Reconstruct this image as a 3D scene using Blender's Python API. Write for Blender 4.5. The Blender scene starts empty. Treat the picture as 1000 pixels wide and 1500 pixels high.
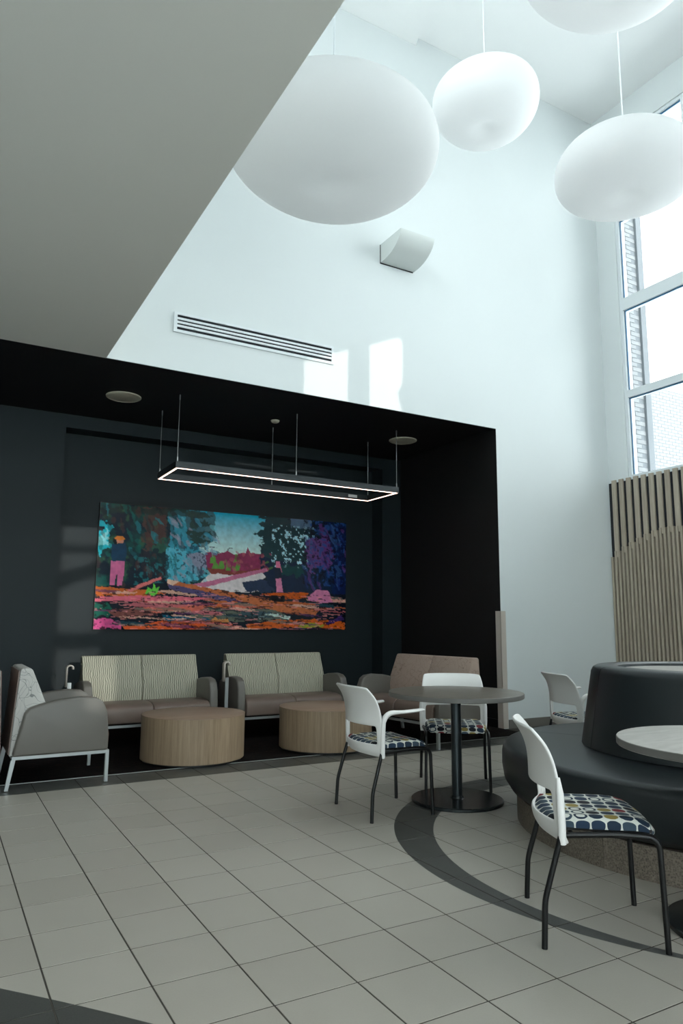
import bpy, bmesh, math, random
import numpy as np
from mathutils import Vector, Matrix

random.seed(7)
rng = np.random.RandomState(11)
SC = bpy.context.scene
COL = SC.collection
PI = math.pi

# ------------------------------------------------------------------ camera
T = 0.31                                   # floor tile module in metres
FPX, PITCH, YAW, ROLL = 1039.326, 0.1535436, 0.5166792, 0.0074700
CAM = Vector((-1.39665262 * T, -11.3024593 * T, 3.92311214 * T))
FW = Vector((math.sin(YAW) * math.cos(PITCH), math.cos(YAW) * math.cos(PITCH), math.sin(PITCH)))
RT0 = Vector((math.cos(YAW), -math.sin(YAW), 0))
UP0 = RT0.cross(FW)
RT = RT0 * math.cos(ROLL) + UP0 * math.sin(ROLL)
UP = UP0 * math.cos(ROLL) - RT0 * math.sin(ROLL)
cd = bpy.data.cameras.new('camera')
cam = bpy.data.objects.new('camera', cd)
COL.objects.link(cam)
cd.sensor_fit = 'VERTICAL'
cd.sensor_height = 36.0
cd.lens = FPX / 1500 * 36
cd.clip_start = 0.05
M3 = Matrix((RT, UP, -FW)).transposed()
cam.matrix_world = Matrix.Translation(CAM) @ M3.to_4x4()
SC.camera = cam


def project(P):
    d = Vector(P) - CAM
    z = d.dot(FW)
    return 500 + FPX * d.dot(RT) / z, 750 - FPX * d.dot(UP) / z, z


# ------------------------------------------------------------------ world, sun, exposure
SC.view_settings.view_transform = 'Standard'
SC.view_settings.look = 'None'
SC.view_settings.gamma = 1
SC.view_settings.use_curve_mapping = False
SC.view_settings.exposure = 1.24
w = bpy.data.worlds.new('sky')
SC.world = w
w.use_nodes = True
bg = w.node_tree.nodes['Background']
bg.inputs[0].default_value = (0.94, 0.98, 1.0, 1)
bg.inputs[1].default_value = 2.6
sd = bpy.data.lights.new('sun', 'SUN')
sun = bpy.data.objects.new('sun', sd)
COL.objects.link(sun)
SUND = Vector((0.06, 1.0, -0.11)).normalized()
sun.rotation_euler = SUND.to_track_quat('-Z', 'Y').to_euler()
sun.location = (0, -20, 8)
sd.energy = 0.62
sd.angle = math.radians(0.25)
sd.color = (1.0, 0.95, 0.88)


# ------------------------------------------------------------------ helpers
def lin(c):
    return tuple(((v / 255) / 12.92 if v / 255 <= 0.04045 else ((v / 255 + 0.055) / 1.055) ** 2.4) for v in c)


class NT:
    """tiny node helper"""
    def __init__(s, name):
        s.m = bpy.data.materials.new(name)
        s.m.use_nodes = True
        s.t = s.m.node_tree
        s.p = s.t.nodes['Principled BSDF']
        s.out = s.t.nodes['Material Output']

    def n(s, kind, **kw):
        x = s.t.nodes.new(kind)
        for k, v in kw.items():
            setattr(x, k, v)
        return x

    def l(s, a, b):
        s.t.links.new(a, b)

    def math(s, op, a, b=None, c=None):
        x = s.n('ShaderNodeMath', operation=op)
        for i, v in enumerate((a, b, c)):
            if v is None:
                continue
            if isinstance(v, (int, float)):
                x.inputs[i].default_value = v
            else:
                s.l(v, x.inputs[i])
        return x.outputs[0]

    def mix(s, fac, a, b):
        x = s.n('ShaderNodeMix', data_type='RGBA')
        for i, v in ((0, fac), (6, a), (7, b)):
            if isinstance(v, tuple):
                x.inputs[i].default_value = v + (1,) if len(v) == 3 else v
            elif isinstance(v, (int, float)):
                x.inputs[i].default_value = v
            else:
                s.l(v, x.inputs[i])
        return x.outputs[2]

    def noise(s, vec, scale, detail=3.0, rough=0.5):
        x = s.n('ShaderNodeTexNoise')
        x.inputs['Scale'].default_value = scale
        x.inputs['Detail'].default_value = detail
        x.inputs['Roughness'].default_value = rough
        if vec is not None:
            s.l(vec, x.inputs['Vector'])
        return x.outputs[0]

    def obj(s):
        return s.n('ShaderNodeTexCoord').outputs['Object']

    def pos(s):
        return s.n('ShaderNodeNewGeometry').outputs['Position']

    def mapped(s, vec, scale=(1, 1, 1)):
        x = s.n('ShaderNodeMapping')
        x.inputs['Scale'].default_value = scale
        s.l(vec, x.inputs['Vector'])
        return x.outputs[0]

    def xyz(s, vec):
        x = s.n('ShaderNodeSeparateXYZ')
        s.l(vec, x.inputs[0])
        return x.outputs

    def ramp(s, fac, stops, interp='LINEAR'):
        x = s.n('ShaderNodeValToRGB')
        x.color_ramp.interpolation = interp
        e = x.color_ramp.elements
        while len(e) < len(stops):
            e.new(0.5)
        for el, (p, c) in zip(e, stops):
            el.position = p
            el.color = c + (1,)
        s.l(fac, x.inputs[0])
        return x.outputs[0]

    def base(s, c, rough=0.5, metal=0.0, spec=0.5):
        if isinstance(c, tuple):
            s.p.inputs['Base Color'].default_value = c + (1,)
        else:
            s.l(c, s.p.inputs['Base Color'])
        s.p.inputs['Roughness'].default_value = rough
        s.p.inputs['Metallic'].default_value = metal
        s.p.inputs['Specular IOR Level'].default_value = spec
        return s

    def bump(s, h, strength=0.2, dist=0.01):
        x = s.n('ShaderNodeBump')
        x.inputs['Strength'].default_value = strength
        x.inputs['Distance'].default_value = dist
        s.l(h, x.inputs['Height'])
        s.l(x.outputs[0], s.p.inputs['Normal'])
        return s


def plain(name, rgb, rough=0.5, metal=0.0, spec=0.5, var=0.06, scale=6.0, bump=0.0, bscale=200):
    """procedural: base colour with faint noise variation"""
    m = NT(name)
    c = lin(rgb)
    v = m.noise(m.obj(), scale, 4)
    lo = tuple(x * (1 - var) for x in c)
    hi = tuple(min(1, x * (1 + var)) for x in c)
    m.base(m.mix(v, lo, hi), rough, metal, spec)
    if bump:
        m.bump(m.noise(m.obj(), bscale, 2), bump, 0.004)
    return m.m


MATS = {}
MATS['white_paint'] = plain('white_paint', (220, 225, 225), 0.6, spec=0.3, var=0.02, scale=1.5)
MATS['ceiling_paint'] = plain('ceiling_paint', (248, 249, 248), 0.7, spec=0.2, var=0.02, scale=1.0)
MATS['low_ceiling_paint'] = plain('low_ceiling_paint', (246, 245, 236), 0.7, spec=0.2, var=0.02, scale=1.0)
MATS['dark_paint'] = plain('dark_paint', (25, 36, 40), 0.55, spec=0.35, var=0.05, scale=2.0)
MATS['black_paint'] = plain('black_paint', (26, 26, 26), 0.6, spec=0.3, var=0.05, scale=2.0)
MATS['slat_wood'] = None
MATS['dark_backing'] = plain('dark_backing', (22, 27, 34), 0.7)
MATS['window_metal'] = plain('window_metal', (225, 230, 232), 0.4, var=0.02)
MATS['gasket'] = plain('gasket', (52, 104, 140), 0.4)
MATS['trim_metal'] = plain('trim_metal', (165, 168, 166), 0.35, 0.6)
MATS['guard'] = plain('guard', (196, 186, 176), 0.35, var=0.02)
MATS['base_rubber'] = plain('base_rubber', (116, 112, 106), 0.5)
MATS['vinyl'] = plain('vinyl', (102, 98, 92), 0.42, spec=0.45, var=0.04, bump=0.12, bscale=350)
MATS['rear_vinyl'] = plain('rear_vinyl', (122, 102, 93), 0.45, var=0.04, bump=0.1, bscale=350)
MATS['warm_lit_vinyl'] = plain('warm_lit_vinyl', (110, 94, 85), 0.42, spec=0.45, var=0.04, bump=0.12, bscale=350)  # same vinyl as the arms, warm reflected light put into its colour
MATS['silver'] = plain('silver', (168, 172, 172), 0.35, 0.55, var=0.03)
MATS['black_metal'] = plain('black_metal', (16, 16, 17), 0.38, 0.3, var=0.05)
MATS['plastic'] = plain('plastic', (226, 224, 221), 0.38, spec=0.5, var=0.015)
MATS['booth_vinyl'] = plain('booth_vinyl', (26, 32, 35), 0.38, spec=0.5, var=0.06, bump=0.1, bscale=260)
MATS['gun_metal'] = plain('gun_metal', (58, 64, 67), 0.3, 0.75, var=0.04)
MATS['base_metal'] = plain('base_metal', (44, 49, 51), 0.22, 0.5, var=0.05)
MATS['disc_beige'] = plain('disc_beige', (196, 190, 170), 0.6, bump=0.15, bscale=500)
MATS['fixture_black'] = plain('fixture_black', (62, 66, 68), 0.35, 0.6, var=0.04)
MATS['steel'] = plain('steel', (150, 152, 152), 0.3, 0.8)
MATS['sconce_white'] = plain('sconce_white', (214, 219, 216), 0.5, var=0.02)
MATS['slot_black'] = plain('slot_black', (16, 22, 30), 0.7)
MATS['frame_black'] = plain('frame_black', (14, 15, 16), 0.4)
MATS['mortar'] = plain('mortar', (106, 110, 114), 0.9)
MATS['grout'] = plain('grout', (58, 54, 47), 0.9, var=0.12, scale=20)
MATS['ground'] = plain('ground', (236, 238, 240), 0.9, var=0.05, scale=0.6)
MATS['white_label'] = plain('white_label', (225, 225, 222), 0.5)
MATS['edge_dark'] = plain('edge_dark', (92, 90, 86), 0.5)


def m_tile():
    m = NT('floor_tile')
    p = m.pos()
    x, y, z = m.xyz(p)

    def dist(cx, cy):
        a = m.math('SUBTRACT', x, cx)
        b = m.math('SUBTRACT', y, cy)
        return m.math('SQRT', m.math('ADD', m.math('MULTIPLY', a, a), m.math('MULTIPLY', b, b)))
    outer = m.math('LESS_THAN', dist(3.53, -0.72), 1.745)
    inner = m.math('GREATER_THAN', dist(3.60, -0.905), 1.675)
    cres = m.math('MULTIPLY', outer, inner)
    corner = m.math('LESS_THAN', dist(-6.529, -6.551), 8.6646)
    border = m.math('GREATER_THAN', y, 2.173)
    dark = m.math('MINIMUM', m.math('ADD', m.math('ADD', cres, corner), border), 1.0)
    rnd = m.n('ShaderNodeObjectInfo').outputs['Random']
    n1 = m.noise(p, 7, 5, 0.6)
    n2 = m.noise(p, 160, 3)
    l0, l1 = lin((148, 142, 132)), lin((164, 159, 149))
    light = m.mix(m.math('ADD', m.math('MULTIPLY', n1, 0.55), m.math('MULTIPLY', rnd, 0.45)), l0, l1)
    light = m.mix(m.math('MULTIPLY', n2, 0.25), light, lin((180, 176, 166)))
    d = m.mix(m.math('MULTIPLY', n2, 0.9), lin((52, 53, 51)), lin((82, 82, 78)))
    m.base(m.mix(dark, light, d), 0.36, 0, 0.42)
    r = m.math('ADD', 0.30, m.math('MULTIPLY', n1, 0.14))
    m.l(r, m.p.inputs['Roughness'])
    m.bump(n2, 0.05, 0.002)
    return m.m


def m_carpet():
    m = NT('carpet_weave')
    o = m.obj()
    n1 = m.noise(m.mapped(o, (1.0, 3.2, 1)), 9, 6, 0.7)
    n2 = m.noise(m.mapped(o, (1.0, 2.4, 1)), 34, 4, 0.7)
    c = m.ramp(m.math('ADD', m.math('MULTIPLY', n1, 0.6), m.math('MULTIPLY', n2, 0.4)),
               [(0.0, lin((9, 8, 8))), (0.49, lin((14, 12, 12))), (0.58, lin((34, 26, 22))), (0.66, lin((78, 58, 46))), (1.0, lin((30, 36, 38)))])
    m.base(c, 0.95, 0, 0.1)
    m.bump(m.noise(o, 420, 2), 0.5, 0.004)
    return m.m


def m_wood(name, a, b, axis='z', s=1.0):
    m = NT(name)
    o = m.obj()
    sc = {'z': (26 * s, 26 * s, 1.1 * s), 'x': (1.1 * s, 26 * s, 26 * s), 'y': (26 * s, 1.1 * s, 26 * s)}[axis]
    rnd = m.n('ShaderNodeObjectInfo').outputs['Random']
    n1 = m.noise(m.mapped(o, sc), 1.6, 5, 0.65)
    n2 = m.noise(m.mapped(o, tuple(v * 3 for v in sc)), 2.0, 3, 0.6)
    f = m.math('ADD', m.math('MULTIPLY', n1, 0.75), m.math('MULTIPLY', n2, 0.35))
    f = m.math('ADD', f, m.math('MULTIPLY', m.math('SUBTRACT', rnd, 0.5), 0.12))
    c = m.ramp(f, [(0.28, lin(a)), (0.75, lin(b))])
    m.base(c, 0.5, 0, 0.35)
    return m.m


def m_wave_fabric():
    m = NT('wave_fabric')
    o = m.obj()
    x, y, z = m.xyz(o)
    wob = m.noise(m.mapped(o, (9, 0.2, 11)), 1.0, 2)
    ph = m.math('ADD', m.math('MULTIPLY', x, 50.0), m.math('MULTIPLY', wob, 2.0))
    fr = m.math('FRACT', ph)
    d = m.math('ABSOLUTE', m.math('SUBTRACT', fr, 0.5))
    thick = m.math('ADD', 0.05, m.math('MULTIPLY', m.noise(m.mapped(o, (60, 1, 7)), 1.0, 2), 0.26))
    line = m.math('LESS_THAN', d, thick)
    c = m.mix(m.math('MULTIPLY', line, 0.8), lin((180, 175, 158)), lin((84, 88, 76)))
    m.base(c, 0.8, 0, 0.2)
    m.bump(m.noise(o, 500, 2), 0.2, 0.002)
    return m.m


def m_leaf_fabric(name, a, b):
    m = NT(name)
    o = m.obj()
    v = m.n('ShaderNodeTexVoronoi', feature='DISTANCE_TO_EDGE')
    v.inputs['Scale'].default_value = 9
    wp = m.n('ShaderNodeTexNoise')
    wp.inputs['Scale'].default_value = 4.5
    m.l(o, wp.inputs['Vector'])
    vm = m.n('ShaderNodeVectorMath', operation='MULTIPLY_ADD')
    m.l(wp.outputs['Color'], vm.inputs[0])
    vm.inputs[1].default_value = (0.45, 0.45, 0.45)
    m.l(o, vm.inputs[2])
    m.l(m.mapped(vm.outputs[0], (1.0, 1.0, 0.6)), v.inputs['Vector'])
    v2 = m.n('ShaderNodeTexVoronoi', feature='DISTANCE_TO_EDGE')
    v2.inputs['Scale'].default_value = 6
    m.l(m.mapped(vm.outputs[0], (0.8, 1.1, 1.0)), v2.inputs['Vector'])
    line = m.math('LESS_THAN', m.math('MINIMUM', v.outputs['Distance'], v2.outputs['Distance']), 0.010)
    c = m.mix(line, lin(a), lin(b))
    m.base(c, 0.8, 0, 0.2)
    m.bump(m.noise(o, 400, 2), 0.2, 0.002)
    return m.m


def m_dot_fabric():
    m = NT('dot_fabric')
    o = m.obj()
    x, y, z = m.xyz(o)
    cell = 0.058
    drop = m.math('MAXIMUM', m.math('SUBTRACT', 0.455, z), 0.0)
    side = m.math('MULTIPLY', m.math('SIGN', x), m.math('GREATER_THAN', m.math('ABSOLUTE', x), 0.205))
    front = m.math('GREATER_THAN', y, 0.2)
    u = m.math('DIVIDE', m.math('ADD', m.math('ADD', x, m.math('MULTIPLY', drop, side)), 2.0 - 0.003), cell)
    v = m.math('DIVIDE', m.math('ADD', m.math('ADD', y, m.math('MULTIPLY', drop, front)), 2.0), cell)
    fu = m.math('SUBTRACT', m.math('FRACT', u), 0.5)
    fv = m.math('SUBTRACT', m.math('FRACT', v), 0.5)
    p4 = lambda q: m.math('POWER', m.math('ABSOLUTE', q), 2.5)
    d = m.math('POWER', m.math('ADD', p4(fu), p4(fv)), 0.4)
    comb = m.n('ShaderNodeCombineXYZ')
    m.l(m.math('FLOOR', u), comb.inputs[0])
    m.l(m.math('FLOOR', v), comb.inputs[1])
    wn = m.n('ShaderNodeTexWhiteNoise', noise_dimensions='3D')
    m.l(comb.outputs[0], wn.inputs['Vector'])
    r = wn.outputs['Value']
    dot = m.math('LESS_THAN', d, 0.45)
    inner = m.math('LESS_THAN', d, 0.29)
    ringsel = m.math('GREATER_THAN', m.math('FRACT', m.math('MULTIPLY', r, 7.31)), 0.78)
    dot = m.math('MULTIPLY', dot, m.math('SUBTRACT', 1.0, m.math('MULTIPLY', inner, ringsel)))
    c = m.ramp(r, [(0.0, lin((30, 44, 60))), (0.3, lin((24, 26, 32))), (0.52, lin((52, 66, 78))), (0.7, lin((112, 40, 46))), (0.8, lin((132, 116, 62))), (0.9, lin((34, 50, 70)))], 'CONSTANT')
    weave = m.noise(o, 300, 2)
    bgc = m.mix(weave, lin((168, 170, 162)), lin((212, 212, 204)))
    m.base(m.mix(dot, bgc, c), 0.8, 0, 0.2)
    m.bump(m.noise(o, 500, 2), 0.2, 0.002)
    return m.m


def m_laminate(name, a, b, rough=0.35):
    m = NT(name)
    o = m.obj()
    n1 = m.noise(m.mapped(o, (3, 14, 3)), 2.2, 6, 0.7)
    c = m.ramp(n1, [(0.3, lin(a)), (0.7, lin(b))])
    m.base(c, rough, 0, 0.4)
    return m.m


def m_granite():
    m = NT('granite')
    o = m.obj()
    v = m.n('ShaderNodeTexVoronoi')
    v.inputs['Scale'].default_value = 120
    m.l(o, v.inputs['Vector'])
    n1 = m.noise(o, 90, 3)
    f = m.math('ADD', m.math('MULTIPLY', v.outputs['Distance'], 0.6), m.math('MULTIPLY', n1, 0.6))
    c = m.ramp(f, [(0.25, lin((40, 36, 32))), (0.45, lin((92, 83, 73))), (0.8, lin((124, 114, 102)))])
    m.base(c, 0.5)
    return m.m


def m_balloon():
    m = NT('balloon_fabric')
    o = m.obj()
    n1 = m.noise(o, 3, 2)
    m.base(m.mix(n1, lin((243, 244, 244)), lin((249, 249, 249))), 0.6, 0, 0.25)
    tr = m.n('ShaderNodeBsdfTranslucent')
    tr.inputs['Color'].default_value = lin((250, 250, 250)) + (1,)
    mx = m.n('ShaderNodeMixShader')
    mx.inputs[0].default_value = 0.5
    m.l(m.p.outputs[0], mx.inputs[1])
    m.l(tr.outputs[0], mx.inputs[2])
    m.l(mx.outputs[0], m.out.inputs['Surface'])
    return m.m


def m_glass():
    m = NT('window_glass')
    tr = m.n('ShaderNodeBsdfTransparent')
    tr.inputs['Color'].default_value = (0.94, 0.97, 0.97, 1)
    gl = m.n('ShaderNodeBsdfGlossy')
    gl.inputs['Roughness'].default_value = 0.02
    fr = m.n('ShaderNodeFresnel')
    fr.inputs['IOR'].default_value = 1.25
    mx = m.n('ShaderNodeMixShader')
    m.l(fr.outputs[0], mx.inputs[0])
    m.l(tr.outputs[0], mx.inputs[1])
    m.l(gl.outputs[0], mx.inputs[2])
    m.l(mx.outputs[0], m.out.inputs['Surface'])
    return m.m


def m_brick():
    m = NT('pale_brick')
    rnd = m.n('ShaderNodeObjectInfo').outputs['Random']
    n1 = m.noise(m.pos(), 30, 4)
    f = m.math('ADD', m.math('MULTIPLY', rnd, 0.5), m.math('MULTIPLY', n1, 0.5))
    m.base(m.mix(f, lin((124, 126, 128)), lin((134, 136, 137))), 0.85)
    return m.m


def m_emit(name, rgb, s):
    m = NT(name)
    e = m.n('ShaderNodeEmission')
    e.inputs[0].default_value = lin(rgb) + (1,)
    e.inputs[1].default_value = s
    m.l(e.outputs[0], m.out.inputs['Surface'])
    return m.m


def m_painting():
    m = NT('painting_print')
    a = m.n('ShaderNodeAttribute', attribute_name='paint')
    m.base(a.outputs['Color'], 0.2, 0, 0.2)
    m.p.inputs['Coat Weight'].default_value = 0.12
    m.p.inputs['Coat Roughness'].default_value = 0.05
    m.bump(m.noise(m.obj(), 30, 4), 0.08, 0.01)
    return m.m


MATS.update(tile=m_tile(), carpet=m_carpet(), oak=m_wood('oak_laminate', (118, 99, 79), (160, 138, 113)),
            oak_top=m_wood('oak_top', (132, 109, 92), (160, 136, 118), 'x', 0.6),
            slat_wood=m_wood('slat_wood', (146, 134, 118), (186, 175, 158)),
            wave=m_wave_fabric(), leaf=m_leaf_fabric('leaf_fabric', (186, 184, 179), (128, 130, 128)),
            leaf_tan=m_leaf_fabric('leaf_fabric_tan', (166, 146, 134), (142, 122, 112)),
            dots=m_dot_fabric(), lam_brown=m_laminate('grey_brown_laminate', (88, 82, 74), (120, 112, 102), 0.3),
            lam_grey=m_laminate('pale_grey_laminate', (158, 154, 148), (186, 183, 177), 0.33),
            granite=m_granite(), balloon=m_balloon(), glass=m_glass(), brick=m_brick(),
            led=m_emit('led_strip', (255, 214, 198), 2.6), painting=m_painting())


# ---- mesh helpers
def link(name, me, mat=None, parent=None):
    o = bpy.data.objects.new(name, me)
    COL.objects.link(o)
    if mat is not None and me is not None and len(me.materials) == 0:
        me.materials.append(MATS[mat] if isinstance(mat, str) else mat)
    if parent is not None:
        o.parent = parent
    return o


def done(name, bm, mat, parent=None, smooth=False):
    bmesh.ops.recalc_face_normals(bm, faces=bm.faces)
    me = bpy.data.meshes.new(name)
    bm.to_mesh(me)
    bm.free()
    if smooth:
        for p in me.polygons:
            p.use_smooth = True
        if smooth is not True:
            me.set_sharp_from_angle(angle=math.radians(smooth))
    return link(name, me, mat, parent)


def tag(o, label=None, cat=None, group=None, kind=None):
    for k, v in (('label', label), ('category', cat), ('group', group), ('kind', kind)):
        if v:
            o[k] = v
    return o


def empty(name, loc=(0, 0, 0), rz=0.0):
    o = bpy.data.objects.new(name, None)
    COL.objects.link(o)
    o.location = loc
    o.rotation_euler = (0, 0, rz)
    o.empty_display_size = 0.1
    return o


def box(bm, a, b):
    """axis-aligned box from corner a to corner b"""
    v = [bm.verts.new((x, y, z)) for z in (a[2], b[2]) for y in (a[1], b[1]) for x in (a[0], b[0])]
    fs = []
    for f in ((0, 1, 3, 2), (4, 6, 7, 5), (0, 4, 5, 1), (2, 3, 7, 6), (0, 2, 6, 4), (1, 5, 7, 3)):
        fs.append(bm.faces.new([v[i] for i in f]))
    return v


def boxobj(name, a, b, mat, parent=None, bev=0.0, seg=2):
    bm = bmesh.new()
    box(bm, a, b)
    if bev:
        bmesh.ops.bevel(bm, geom=bm.edges[:], offset=bev, segments=seg, affect='EDGES', profile=0.5, clamp_overlap=True)
    return done(name, bm, mat, parent, smooth=40 if bev else False)


def tube(bm, pts, r, n=10, cap=True, squash=None):
    pts = [Vector(p) for p in pts]
    rr = r if isinstance(r, (list, tuple)) else [r] * len(pts)
    rings = []
    prev = None
    for i, p in enumerate(pts):
        if i == 0:
            t = pts[1] - pts[0]
        elif i == len(pts) - 1:
            t = pts[-1] - pts[-2]
        else:
            t = (pts[i + 1] - p).normalized() + (p - pts[i - 1]).normalized()
        t.normalize()
        if prev is None:
            a = Vector((1, 0, 0)) if abs(t.x) < 0.9 else Vector((0, 1, 0))
            u = t.cross(a).normalized()
        else:
            u = (prev - t * prev.dot(t)).normalized()
        prev = u
        v = t.cross(u)
        ring = []
        for k in range(n):
            an = 2 * PI * k / n
            off = u * math.cos(an) * rr[i] + v * math.sin(an) * rr[i]
            if squash:
                off = Vector((off.x * squash[0], off.y * squash[1], off.z * squash[2]))
            ring.append(bm.verts.new(p + off))
        rings.append(ring)
    for a, b in zip(rings, rings[1:]):
        for k in range(n):
            bm.faces.new((a[k], a[(k + 1) % n], b[(k + 1) % n], b[k]))
    if cap:
        bm.faces.new(rings[0][::-1])
        bm.faces.new(rings[-1])


def smooth_path(pts, rad=0.05, n=5):
    """round the inner corners of a polyline"""
    pts = [Vector(p) for p in pts]
    out = [pts[0]]
    for a, b, c in zip(pts, pts[1:], pts[2:]):
        d0 = min(rad, (a - b).length * 0.49)
        d1 = min(rad, (c - b).length * 0.49)
        p0 = b + (a - b).normalized() * d0
        p1 = b + (c - b).normalized() * d1
        for k in range(n + 1):
            t = k / n
            out.append(p0 * (1 - t) ** 2 + b * 2 * t * (1 - t) + p1 * t ** 2)
    out.append(pts[-1])
    return out


def lathe(bm, prof, n=48, a0=0.0, a1=2 * PI, closed=False):
    """revolve profile [(r,z)] ; closed=True: profile is a loop and swept a0..a1 with end caps"""
    full = abs(a1 - a0 - 2 * PI) < 1e-6
    cnt = n if full else n + 1
    rings = []
    for k in range(cnt):
        a = a0 + (a1 - a0) * k / n
        ring = []
        for r, z in prof:
            ring.append(bm.verts.new((r * math.cos(a), r * math.sin(a), z)))
        rings.append(ring)
    m = len(prof)
    for k in range(n):
        A, B = rings[k], rings[(k + 1) % cnt]
        for i in range(m if closed else m - 1):
            j = (i + 1) % m
            bm.faces.new((A[i], B[i], B[j], A[j]))
    if closed and not full:
        bm.faces.new(rings[0])
        bm.faces.new(rings[-1][::-1])
    bmesh.ops.remove_doubles(bm, verts=bm.verts, dist=1e-6)


def prism(bm, poly, w0, w1, axis='x'):
    """extrude polygon [(a,b)] along axis between w0 and w1; axis x: (y,z) polygon"""
    def mk(w, p):
        return (w, p[0], p[1]) if axis == 'x' else ((p[0], w, p[1]) if axis == 'y' else (p[0], p[1], w))
    A = [bm.verts.new(mk(w0, p)) for p in poly]
    B = [bm.verts.new(mk(w1, p)) for p in poly]
    n = len(poly)
    bm.faces.new(A)
    bm.faces.new(B[::-1])
    for i in range(n):
        j = (i + 1) % n
        bm.faces.new((A[i], B[i], B[j], A[j]))


def prismobj(name, poly, w0, w1, mat, parent=None, axis='x', bev=0.0, seg=3):
    bm = bmesh.new()
    prism(bm, poly, w0, w1, axis)
    bmesh.ops.recalc_face_normals(bm, faces=bm.faces)
    if bev:
        es = [e for e in bm.edges if len(e.link_faces) == 2 and e.calc_face_angle(0) > math.radians(35)]
        bmesh.ops.bevel(bm, geom=es, offset=bev, segments=seg, affect='EDGES', profile=0.5, clamp_overlap=True)
    return done(name, bm, mat, parent, smooth=50)


def copy_tree(o, parent=None):
    c = o.copy()
    COL.objects.link(c)
    c.parent = parent
    for ch in o.children:
        copy_tree(ch, c)
    return c


# ------------------------------------------------------------------ setting
YW = 2.963        # front wall plane
XR = 7.4385       # right wall plane
XA = 5.425        # alcove right wall
ZA = 3.587        # alcove / low ceiling height
XS = 0.752        # edge of the low ceiling
H = 8.528         # high ceiling
YB, YP = 5.317, 5.04   # alcove recess plane, alcove proud plane
YREAR, XLEFT = -6.0, -5.0

boxobj('ground', (-30, -40, -0.4), (50, 40, -0.06), 'ground')['kind'] = 'structure'
floor = boxobj('floor', (XLEFT, YREAR, -0.06), (XR, YB, -0.0016), 'grout')
floor['kind'] = 'structure'

# tiles: each its own piece, real gaps between them
g = 0.0033
bm = bmesh.new()
vb = box(bm, (g, g, -0.012), (T - g, T - g, 0.0))
tops = [e for e in bm.edges if all(v.co.z > -0.001 for v in e.verts)]
bmesh.ops.bevel(bm, geom=tops, offset=0.0006, segments=1, affect='EDGES')
bmesh.ops.recalc_face_normals(bm, faces=bm.faces)
tile_me = bpy.data.meshes.new('tile')
bm.to_mesh(tile_me)
bm.free()
tile_me.materials.append(MATS['tile'])
cand = []
for i in range(int(XLEFT / T) - 1, int(XR / T) + 1):
    for j in range(int(YREAR / T) - 1, 10):
        x0, y0 = i * T, j * T
        if x0 < XLEFT or y0 < YREAR or x0 + T > XR + 0.02:
            continue
        if y0 + T > 2.50 and (x0 + T / 2 < XA + 0.02 or y0 + T > YW + 0.02):
            continue
        u, v, z = project((x0 + T / 2, y0 + T / 2, 0))
        vis = z > 0.4 and -70 < u < 1070 and 1060 < v < 1580
        cand.append((-(1 / max(z, 0.01) ** 3) if vis else 1.0, x0, y0))
cand.sort()
rest = bmesh.new()
for k, (s, x0, y0) in enumerate(cand):
    if k < 300 and s < 0:
        o = link('tile', tile_me, None, floor)
        o.location = (x0, y0, 0)
    else:
        vv = [rest.verts.new((x, y, z)) for z in (-0.012, 0) for (x, y) in ((x0 + g, y0 + g), (x0 + T - g, y0 + g), (x0 + T - g, y0 + T - g), (x0 + g, y0 + T - g))]
        rest.faces.new(vv[4:])
        for q in range(4):
            rest.faces.new((vv[q], vv[(q + 1) % 4], vv[4 + (q + 1) % 4], vv[4 + q]))
tag(done('tile_field', rest, 'tile', floor), kind='stuff')

carpet = prismobj('carpet', [(XLEFT, 2.515), (XA, 2.515), (XA, YP), (5.103, YP), (5.103, YB), (0.735, YB), (0.735, YP), (XLEFT, YP)], -0.003, 0.004, 'carpet', None, 'z')
tag(carpet, 'dark brown patterned carpet covering the alcove floor under the sofas', 'carpet')
tr = boxobj('trim_1', (XLEFT, 2.508, -0.001), (XA, 2.515, 0.005), 'trim_metal')
tr['kind'] = 'structure'


def structure(name, boxes, mat):
    bm = bmesh.new()
    for a, b in boxes:
        box(bm, a, b)
    o = done(name, bm, mat)
    o['kind'] = 'structure'
    return o


# front white wall with the alcove opening
structure('wall_front', [((XS, YW, ZA + 0.004), (XR + 0.1, YW + 0.09, H)), ((XA + 0.004, YW, 0), (XR + 0.1, YW + 0.09, ZA + 0.004))], 'white_paint')
structure('wall_alcove_right', [((XA, YW + 0.003, 0), (XA + 0.12, YB + 0.1, ZA))], 'black_paint')
structure('wall_alcove_back', [((XLEFT, YB, 0), (XA + 0.1, YB + 0.1, ZA))], 'dark_paint')
structure('wall_alcove_back_left', [((XLEFT, YP, 0), (0.735, YB, ZA))], 'dark_paint')
structure('wall_alcove_back_right', [((5.103, YP, 0), (XA, YB, ZA))], 'dark_paint')
structure('trim_2', [((0.735, YP, 3.43), (5.103, YB, ZA))], 'dark_paint')
structure('ceiling_alcove', [((XLEFT, YW + 0.003, ZA), (XA + 0.12, YB + 0.1, ZA + 0.12))], 'black_paint')
structure('ceiling_low', [((XLEFT, YREAR, ZA), (XS, YW + 0.002, ZA + 0.45))], 'low_ceiling_paint')
CY0, CY1, CZ0, CZ1 = -5.6, 1.4, 5.9, 8.2
structure('wall_upper_left', [((XS - 0.15, YREAR, ZA + 0.45), (XS, YW + 0.16, CZ0)), ((XS - 0.15, YREAR, CZ1), (XS, YW + 0.16, H)),
                              ((XS - 0.15, YREAR, CZ0), (XS, CY0, CZ1)), ((XS - 0.15, CY1, CZ0), (XS, YW + 0.16, CZ1))], 'white_paint')
cw_ = empty('window_9', (XS - 0.1, CY0, CZ0))  # upper window added to brighten the high walls and ceiling
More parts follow.
